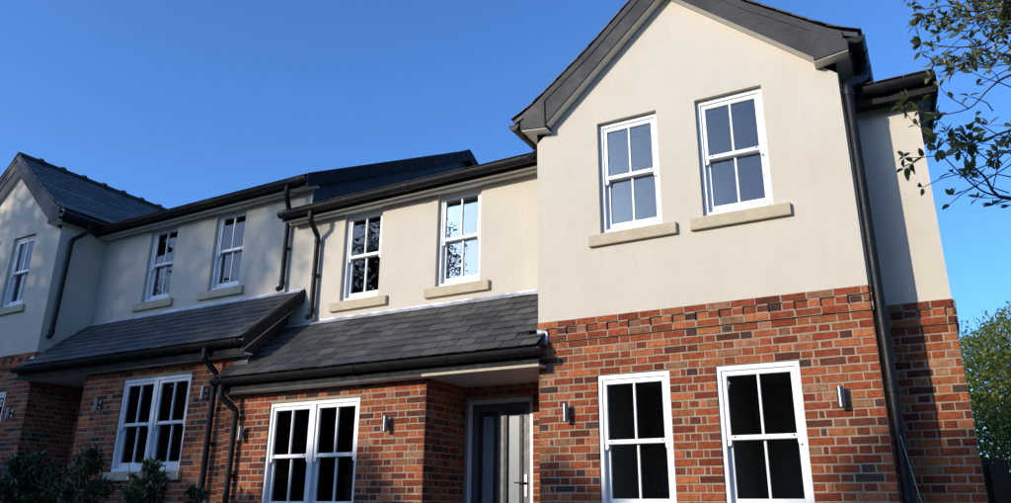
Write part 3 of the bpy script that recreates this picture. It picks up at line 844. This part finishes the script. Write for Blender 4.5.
# windows' Empties need their world location for children
_orig_attach = attach
def attach(o, p):
    WORLD_LOC[o.name] = Vector(o.location)
    o.parent = p
    if p.type == 'EMPTY': o.matrix_parent_inverse = Matrix.Translation(p.location).inverted()
house_r = build_house(TR, 'nearer house with sunlit cream gable above red brick, on the right', True)
house_l = build_house(TL, 'farther house on the left, its cream render and brick mostly in shade', False)

# ------------------------------------------------------------------ wall lights
def wall_light(x, z, label):
    t = thing('wall_light', label, 'wall light', (x, -.002, z - .09), 'steel up and down lights on the brick walls'); WORLD_LOC[t.name] = t.location.copy()
    mb = MB(); mb.box(x - .028, x + .028, -.018, -.002, z - .055, z + .055)
    mb.box(x - .014, x + .014, -.045, -.018, z - .02, z + .02)
    link(name='back_plate', me=mb.mesh('back_plate'), mat=M['steel'], parent=t, bevel=.002)
    mb = MB(); mb.tube([(x, -.072, z - .086), (x, -.072, z - .084), (x, -.072, z + .084), (x, -.072, z + .086)], [.029, .031, .031, .029], 20)
    b = link('body', mb.mesh('body'), M['steel'], t); smooth_by_angle(b.data, 40)
    for s in (-1, 1):
        mb = MB(); mb.tube([(x, -.072, z + s * .0865), (x, -.072, z + s * .090)], .024, 16); link('lens', mb.mesh('lens'), M['frosted'], t)
for x, z, lab in ((.33, -.96, 'steel cylinder wall light right of the front door beside the gable window'),
                  (2.89, -.955, 'steel cylinder wall light nearest the outer gable corner downpipe'),
                  (-1.91, -.97, 'steel cylinder wall light between the sunlit double window and the porch'),
                  (-4.20, -.99, 'steel cylinder wall light left of the sunlit double window'),
                  (-4.99, -.43, 'steel cylinder wall light right of the shaded double window'),
                  (-7.25, -.46, 'steel cylinder wall light left of the shaded double window'),
                  (-9.49, -.47, 'steel cylinder wall light at the far left edge beyond the dark porch')):
    wall_light(x, z + ZO, lab)

# ------------------------------------------------------------------ loose cable by the corner pipe
mb = MB(); pts = []
for i in range(13):
    t = i / 12; pts.append((3.29 + .17 * t, .03 - .25 * t, ZO - 1.27 - .95 * t - .05 * math.sin(math.pi * t)))
mb.tube(pts, .004, 6)
c = link('cable', mb.mesh('cable'), M['cable'], None); c['label'] = 'thin grey cable slanting down from the outer corner downpipe'; c['category'] = 'cable'

# ------------------------------------------------------------------ plants
def leaf_shape(mb, p, d, n, L, w, curl=.15):
    """folded leaf of 4 triangles; d = direction, n = normal"""
    d = d.normalized(); s = d.cross(n)
    s = s.normalized() if s.length > 1e-5 else d.orthogonal().normalized()
    n = s.cross(d).normalized()
    a = p; b = p + d * L * .45 + s * w * .5 + n * w * .18; c = p + d * L - n * L * curl; e = p + d * L * .45 - s * w * .5 + n * w * .18; mm = p + d * L * .5
    mb.add([a, b, c, e, mm], [(0, 1, 4), (1, 2, 4), (0, 4, 3), (4, 2, 3)])
def rvec(rr): 
    while True:
        v = Vector((rr.uniform(-1, 1), rr.uniform(-1, 1), rr.uniform(-1, 1)))
        if .05 < v.length < 1: return v.normalized()
def branch_tree(rr, base, height, trunk_r, spread, levels=4, n_child=(4, 4, 4), up=.35, lean=Vector((0, 0, 0)), trunk_frac=.35, sides=6):
    """returns (mesh builder of wood, twig tips list[(pos, dir)])"""
    wood = MB(); tips = []; wood.v2 = MB()
    def grow(p, d, L, r, lev):
        n = 4; pts = [p]; rad = [r]; q = p.copy(); dd = d.copy()
        for i in range(n):
            dd = (dd + rvec(rr) * .16 + Vector((0, 0, up * .12)) + lean * .05).normalized()
            q = q + dd * L / n; pts.append(q.copy()); rad.append(r * (1 - .6 * (i + 1) / n))
        (wood if lev == 0 else wood.v2).tube(pts, rad, max(3, sides - lev), caps=False)
        for k in range(1, n + 1): tips.append((pts[k], dd, lev))
        if lev < levels:
            for c in range(n_child[min(lev, len(n_child) - 1)]):
                i = rr.randint(1, n) if lev else rr.randint(2, n)
                ax = rvec(rr); nd = (dd * .45 + (ax - dd * ax.dot(dd)).normalized() * spread + Vector((0, 0, up * .4))).normalized()
                grow(pts[i], nd, L * rr.uniform(.5, .72), rad[i] * .65, lev + 1)
    grow(Vector(base), Vector((0, 0, 1)) + lean * .2, height * trunk_frac * 1.35, trunk_r, 0)
    return wood, tips
def plant_thing(name, label, cat, base, wood, leaves, leafm, group=None, woodm=None, wood_name='trunk', leaf_name='crown'):
    t = thing(name, label, cat, base, group); WORLD_LOC[t.name] = Vector(base)
    if wood:
        if wood.v2:
            w2 = link('branches', wood.v2.mesh('branches'), woodm or M['bark'], t, recalc=False); w2['kind'] = 'stuff'; w2.data.polygons.foreach_set('use_smooth', [True] * len(w2.data.polygons))
        w = link(wood_name, wood.mesh(wood_name), woodm or M['bark'], t, recalc=False); w.data.polygons.foreach_set('use_smooth', [True] * len(w.data.polygons))
    if leaves: link(leaf_name, leaves.mesh(leaf_name), leafm, t, recalc=False)
    return t

# overhanging tree at the top right: limbs come in from a trunk outside the frame
rr = random.Random(21)
lv = MB()
wood, crown_tips = branch_tree(rr, (7.2, -2.1, -.25), 5.6, .14, .8, 4, (7, 5, 4, 3), .3, trunk_frac=.42, sides=9)
crown_tips = [q for q in crown_tips if q[0].x > 5.0 and q[2] >= 2]
BR = [[(4.2, -3.85, -0.0), (4.04, -4.01, -0.07), (3.98, -4.07, -0.17), (3.91, -4.15, -0.21), (3.85, -4.2, -0.22), (3.76, -4.26, -0.21)],
      [(4.16, -4.02, -0.31), (4.03, -4.1, -0.34), (3.95, -4.17, -0.41), (3.87, -4.23, -0.5), (3.76, -4.31, -0.54)],
      [(4.13, -4.03, -0.52), (3.99, -4.1, -0.56), (3.9, -4.18, -0.61), (3.82, -4.22, -0.64), (3.75, -4.27, -0.6)],
      [(4.06, -4.11, -0.87), (3.94, -4.2, -0.85), (3.86, -4.3, -0.85), (3.8, -4.37, -0.8), (3.74, -4.45, -0.73)],
      [(3.95, -4.2, -0.86), (3.87, -4.27, -0.78), (3.83, -4.34, -0.75), (3.81, -4.34, -0.70)],
      [(4.25, -3.76, 0.23), (4.08, -3.88, 0.09), (3.96, -3.96, 0.05), (3.87, -4.07, 0.04), (3.8, -4.05, 0.03)],
      [(4.15, -3.95, -0.23), (4.03, -4.05, -0.22), (3.98, -4.07, -0.27), (3.9, -4.13, -0.25), (3.86, -4.12, -0.28)],
      [(4.05, -4.16, -0.71), (3.96, -4.26, -0.7), (3.9, -4.29, -0.74), (3.84, -4.36, -0.69)]]
def oval_leaf(mb, p, d, n, L, w):
    d = d.normalized(); s_ = d.cross(n); s_ = s_.normalized() if s_.length > 1e-5 else d.orthogonal().normalized(); n = s_.cross(d).normalized()
    prof_ = [(.0, .06), (.18, .34), (.42, .5), (.68, .44), (.88, .22), (1.0, .0)]
    mid = [p + d * L * t - n * L * .14 * t * t for t, _ in prof_]
    lf_ = [mid[i] + s_ * w * q + n * w * .22 * q * 2 for i, (t, q) in enumerate(prof_)]; rt_ = [mid[i] - s_ * w * q + n * w * .22 * q * 2 for i, (t, q) in enumerate(prof_)]
    vs = mid + lf_[:5] + rt_[:5]; fs = []
    for i in range(4): fs.append((i, i + 1, 6 + i + 1, 6 + i)); fs.append((i, 11 + i, 11 + i + 1, i + 1))
    fs.append((4, 5, 10)); fs.append((4, 15, 5)); mb.add(vs, fs)
def rosette(p, d, k, L):
    for i in range(k):
        n_ = rvec(rr); dd = (d * .35 + n_ * 1.0 + Vector((0, 0, .15))).normalized()
        oval_leaf(lv, p + dd * .004, dd, (rvec(rr) * .7 + Vector((-.2, -.5, .7))), L * rr.uniform(.7, 1.25), L * rr.uniform(.40, .52))
def twig(p, d, L, r, depth=0):
    pts = [p]; q = p.copy(); dd = d.copy()
    for i in range(4):
        dd = (dd + rvec(rr) * .22 + Vector((0, 0, .08))).normalized(); q = q + dd * L / 4; pts.append(q.copy())
    wood.v2.tube(pts, [r, r * .85, r * .7, r * .55, r * .45], 5, caps=False)
    rosette(pts[-1], dd, rr.randint(3, 6), .036)
    if rr.random() < .6: rosette(pts[2], dd, rr.randint(2, 4), .033)
    if depth < 1 and rr.random() < .5: twig(pts[2], (dd + rvec(rr) * .9).normalized(), L * .6, r * .7, depth + 1)
def spline(full, k_=4):
    sm = []
    for i in range(len(full) - 1):
        p0 = full[max(i-1, 0)]; p1 = full[i]; p2 = full[i+1]; p3 = full[min(i+2, len(full)-1)]
        for k in range(k_):
            t = k / k_; sm.append(.5 * ((2*p1) + (p2-p0)*t + (2*p0-5*p1+4*p2-p3)*t*t + (3*p1-p0-3*p2+p3)*t**3))
    sm.append(full[-1]); return sm
HUB = [Vector((4.72, -3.52, ZO - .62)), Vector((4.7, -3.55, ZO - .3)), Vector((4.75, -3.45, ZO + .12))]
TRK = [Vector((7.17, -2.12, 1.55)), Vector((7.15, -2.13, 1.95)), Vector((7.12, -2.15, 2.4))]
for hb, tk in zip(HUB, TRK):
    lim = spline([tk, tk * .6 + hb * .4 + Vector((0, .1, .35)), tk * .25 + hb * .75 + Vector((.05, -.05, .18)), hb])
    wood.v2.tube(lim, [.042 - .028 * i / len(lim) for i in range(len(lim))], 7, caps=False)
    for i in range(3, len(lim) - 2):
        for _ in range(3):
            d0 = (rvec(rr) + Vector((.3, .2, .5))).normalized(); crown_tips.append((lim[i] + d0 * .25, d0, 3))
            wood.v2.tube([lim[i], lim[i] + d0 * .25], [.006, .003], 5, caps=False)
for bi, b in enumerate(BR):
    pts = [Vector((x, y, z + ZO)) for x, y, z in b]
    hb = HUB[{0: 2, 5: 2, 6: 2, 1: 1, 2: 1, 7: 1, 3: 0, 4: 0}[bi]]
    full = [hb, (hb + pts[0]) * .5 + Vector((.02, 0, .03))] + pts
    # smooth
    sm = []
    for i in range(len(full) - 1):
        p0 = full[max(i-1, 0)]; p1 = full[i]; p2 = full[i+1]; p3 = full[min(i+2, len(full)-1)]
        for k in range(4):
            t = k / 4; sm.append(.5 * ((2*p1) + (p2-p0)*t + (2*p0-5*p1+4*p2-p3)*t*t + (3*p1-p0-3*p2+p3)*t**3))
    sm.append(full[-1])
    n = len(sm); wood.v2.tube(sm, [.009 * (1 - i / n) ** 2.5 + .0028 * (1 - i / n) + .0015 for i in range(n)], 6, caps=False)
    rosette(sm[-1], (sm[-1] - sm[-2]).normalized(), 6, .046)
    for i in range(9, n):
        if rr.random() < .24:
            d = (sm[i] - sm[i-1]).normalized(); side = rvec(rr); dd = (d * .7 + (side - d * side.dot(d)) * .9).normalized()
            if bi in (0, 5, 6) and rr.random() < .5: dd = (dd + Vector((.2, .1, .3))).normalized()
            twig(sm[i], dd, rr.uniform(.06, .17), .0022)
for i in range(30):
    b = BR[rr.randrange(len(BR))]; a0 = Vector(b[rr.randrange(len(b) - 1)]) + Vector((.08, .05, ZO)); d = (Vector((-.75, -.45, rr.uniform(-.5, .25))) + rvec(rr) * .35).normalized()
    L = rr.uniform(.12, .3); q = [a0 + d * L * t + rvec(rr) * .008 for t in (0, .35, .7, 1)]
    pj = project(q[-1])
    if pj and pj[0] < 905: continue
    wood.v2.tube(q, [.0024, .002, .0016, .0012], 5, caps=False); rosette(q[-1], d, rr.randint(1, 5), .036)
# denser foliage of the crown in the corner
for i in range(230):
    c = Vector((rr.gauss(4.22, .15), rr.gauss(-3.83, .16), ZO + rr.gauss(.13, .13)))
    pj = project(c)
    if pj and (pj[0] < 930 or pj[1] > 46 + (pj[0] - 930) * .35): continue
    twig(c, (Vector((-.6, -.3, -.1)) + rvec(rr) * .8).normalized(), rr.uniform(.06, .16), .0025)
for c, d0, lev in crown_tips:       # the rest of the crown, outside the frame
    pj = project(c)
    if pj and pj[0] < 1040 and pj[1] > -25: continue
    for _ in range(3): twig(c, (d0 + rvec(rr)).normalized(), rr.uniform(.12, .26), .003, 0)
plant_thing('overhanging_tree', 'olive-leaved tree branch hanging into the upper right corner', 'tree', (7.2, -2.1, -.25), wood, lv, M['leaf_near'], None, M['twig'], 'trunk', 'crown')

# shrubs in front of the shaded house
def leafy_shrub(label, x, y, top, rad, seed, n=900, L=.095):
    rr2 = random.Random(seed); gz = ground_z(x, y)
    wd = MB(); lf = MB(); H = top - gz
    wd.v2 = MB()
    for s in range(7):
        a = rr2.uniform(0, 6.28); e = Vector((x + math.cos(a) * rad * .5, y + math.sin(a) * rad * .5, gz + H * rr2.uniform(.6, .92)))
        if s == 0: e = Vector((x, y, top - .06))
        (wd if s == 0 else wd.v2).tube([Vector((x, y, gz - .05)), Vector((x, y, gz)) * .5 + e * .5 + rvec(rr2) * .05, e], [.018, .012, .004], 5, caps=False)
    n_sh = max(18, n // 42)
    for k in range(n_sh):
        h = rr2.random() ** .8 * .93; a = rr2.uniform(0, 6.28); l_ = rad * (1.0 - h) ** .7 * rr2.uniform(.55, 1.25) + .07
        o_ = Vector((math.cos(a), math.sin(a), rr2.uniform(.35, 1.1))).normalized(); st_ = Vector((x, y, gz + .08 + (H - .22) * h))
        q = [st_ + o_ * l_ * t - Vector((0, 0, .10 * l_ * t * t)) for t in (0, .35, .7, 1)]
        wd.v2.tube(q, [.006, .0045, .003, .002], 4, caps=False)
        for i in range(int(n / n_sh * rr2.uniform(.5, 1.2))):
            t = rr2.uniform(.15, 1.0); j_ = min(2, int(t * 3)); p = q[j_].lerp(q[j_ + 1], t * 3 - j_) if j_ < 3 else q[3]
            leaf_shape(lf, p, (o_ * .5 + rvec(rr2) * .9 - Vector((0, 0, .35))).normalized(), Vector((0, 0, 1)) + rvec(rr2) * .7, L * rr2.uniform(.6, 1.35), L * .34, .22)
    plant_thing('leafy_shrub', label, 'shrub', (x, y, gz), wd, lf, M['leaf_shrub'], 'dark shrubs along the shaded brick wall', None, 'stem', 'foliage')
leafy_shrub('broad dark shrub in front of the dark porch, leftmost of the row', -7.05, -1.0, ZO - 1.08, .68, 1, 5200)
leafy_shrub('pointed dark shrub left of the shaded double window', -5.85, -1.0, ZO - 1.02, .50, 2, 3400)
leafy_shrub('dark shrub growing in front of the shaded double window sill', -4.63, -1.0, ZO - 1.2, .48, 3, 3200)
leafy_shrub('lowest dark shrub at the foot of the party-wall downpipes', -3.75, -1.0, ZO - 1.5, .32, 4, 1500)

# tree / bush beyond the right-hand corner, and the fence under it
rr = random.Random(5); lf = MB(); bx, by = 5.7, 18.5
wd, tips = branch_tree(rr, (bx, by, -.05), 6.2, .14, .8, 3, (6, 5, 4), .3, trunk_frac=.32)
for i in range(38000):
    v = rvec(rr) * rr.random() ** .4
    lump = 1 + .16 * math.sin(5 * v.x + 3 * v.z + 1) * math.cos(4 * v.y - 3 * v.z)
    p = Vector((bx + v.x * 2.9 * lump, by + v.y * 2.4 * lump, 3.75 + v.z * 2.75 * lump))
    leaf_shape(lf, p, (v + rvec(rr) * .8).normalized(), Vector((0, 0, 1)) + rvec(rr) * .8, rr.uniform(.09, .17), rr.uniform(.05, .085))
for i in range(110):
    a = rr.uniform(0, 6.28); r_ = rr.uniform(.3, 2.4); p = Vector((bx + math.cos(a) * r_, by + math.sin(a) * r_, 6.1 - r_ * .5 + rr.uniform(-.3, .2))); d = (Vector((math.cos(a) * .3, math.sin(a) * .3, 1)) + rvec(rr) * .3).normalized()
    L = rr.uniform(.4, .9); wd.v2.tube([p - d * .6, p + d * L], [.008, .003], 4, caps=False)
    for k in range(7): leaf_shape(lf, p + d * L * (k + 1) / 7, (d * .4 + rvec(rr)).normalized(), Vector((0, 0, 1)) + rvec(rr), .13, .065)
plant_thing('green_bush', 'tall sunlit yellow-green bush beyond the right-hand brick corner', 'bush', (bx, by, 0), wd, lf, M['leaf_bush'])
ft = thing('timber_fence', 'dark timber fence below the sunlit bush at the right edge', 'fence', (5.2, 2.5, 0)); WORLD_LOC[ft.name] = ft.location.copy()
rr = random.Random(8)
for i in range(20):
    x = 3.87 + i * .135; mb = MB(); zt = ZO - 1.345 + rr.uniform(-.012, .012)
    mb.box(x + .002, x + .128, 2.5 + rr.uniform(-.004, .004) + (.012 if i % 2 else 0), 2.518 + (.012 if i % 2 else 0), .03, zt)
    link('board', mb.mesh('board'), M['fence'], ft, .003)
for i in range(3):
    x = 3.95 + i * 1.25; mb = MB(); mb.box(x, x + .1, 2.40, 2.498, -.1, ZO - 1.40); link('post', mb.mesh('post'), M['fence'], ft, .004)
for z in (.45, 1.35):
    mb = MB(); mb.box(3.87, 6.55, 2.535, 2.58, z, z + .08); link('rail', mb.mesh('rail'), M['fence'], ft, .003)

# trees on the far side of the drive: they shade the left house and show in the window panes
def big_tree(label, x, y, h, seed, leaves, cr=(3.6, 3.2, 4.0), cz=None, leafsz=.18, bare=False):
    rr2 = random.Random(seed); gz = ground_z(x, y)
    wd, tips = branch_tree(rr2, (x, y, gz - .1), h, .22, .75, 4, (6, 5, 4, 3), .35, trunk_frac=.38, sides=7)
    lf = MB(); cz = cz or h * .68
    for i in range(leaves):
        if rr2.random() < .55:
            p, d, lev = tips[rr2.randrange(len(tips))]
            if lev < 2: continue
            p = p + rvec(rr2) * rr2.random() * .5
        else:
            v = rvec(rr2) * rr2.random() ** .45
            if math.sin(4.1 * v.x + seed) * math.cos(3.7 * v.z - seed) + math.sin(6 * v.y + 5 * v.x) * .6 < -.75: continue
            p = Vector((x + v.x * cr[0], y + v.y * cr[1], gz + cz + v.z * cr[2]))
        leaf_shape(lf, p, rvec(rr2), rvec(rr2), leafsz * rr2.uniform(.7, 1.3), leafsz * .55)
    plant_thing('broadleaf_tree', label, 'tree', (x, y, gz), wd, lf, M['leaf_tree'], 'trees across the drive behind the viewer')
big_tree('thin-leaved tree reflected in the upper window beside the party line', -18.6, -20, 13.6, 11, 52000, (3.5, 3.2, 4.8), 9.2)
big_tree('tree across the drive whose shade covers the left gable', -24.5, -20.5, 13.6, 12, 52000, (3.9, 3.2, 5.0), 9.0)
big_tree('tree reflected in the upper windows of the left house', -31.5, -19, 13.5, 13, 6000, (3.6, 3.2, 4.6), 9.0)
big_tree('tree at the far end of the row across the drive', -39, -19, 14, 14, 6000, (3.8, 3.2, 4.6), 9.0)
rr2 = random.Random(77); lf = MB()
x = -56.0; k = 0
while x < 14:
    h = (9.75 if x < -9.6 else 8.6) + .5 * math.sin(k * 2.3) + rr2.uniform(-.4, .4); r_ = 2.5; y = -26 + (k % 2) * 1.2; gz = ground_z(x, y)  # unseen belt, heights stepped to shade the wall foot but not the branches
    for i in range(12000):
        t = rr2.random() ** .8; a = rr2.uniform(0, 6.28); q = r_ * (1 - t ** 2.2) ** .5 * (.8 + .2 * math.sin(3 * a + k + 6 * t)) * rr2.random() ** .35
        p = Vector((x + math.cos(a) * q, y + math.sin(a) * q, gz + .1 + (h - .2) * t)) + rvec(rr2) * .2
        leaf_shape(lf, p, (Vector((math.cos(a), math.sin(a), .3)) + rvec(rr2) * .7).normalized(), rvec(rr2), .30 * rr2.uniform(.7, 1.3), .20)
    for i in range(2500):        # inner leaves added to close sky gaps mirrored in the panes
        t = rr2.random(); a = rr2.uniform(0, 6.28); q = r_ * .75 * (1 - t ** 2.2) ** .5 * rr2.random() ** .5
        p = Vector((x + math.cos(a) * q, y + math.sin(a) * q, gz + .1 + (h - .9) * t)); leaf_shape(lf, p, rvec(rr2), rvec(rr2), .62, .42)
    x += 3.3; k += 1
eb = link('evergreen_belt', lf.mesh('evergreen_belt'), M['leaf_shrub'], None, recalc=False); eb['kind'] = 'stuff'; eb['label'] = 'dark belt of evergreens across the drive, mirrored in the ground-floor panes'; eb['category'] = 'woodland'
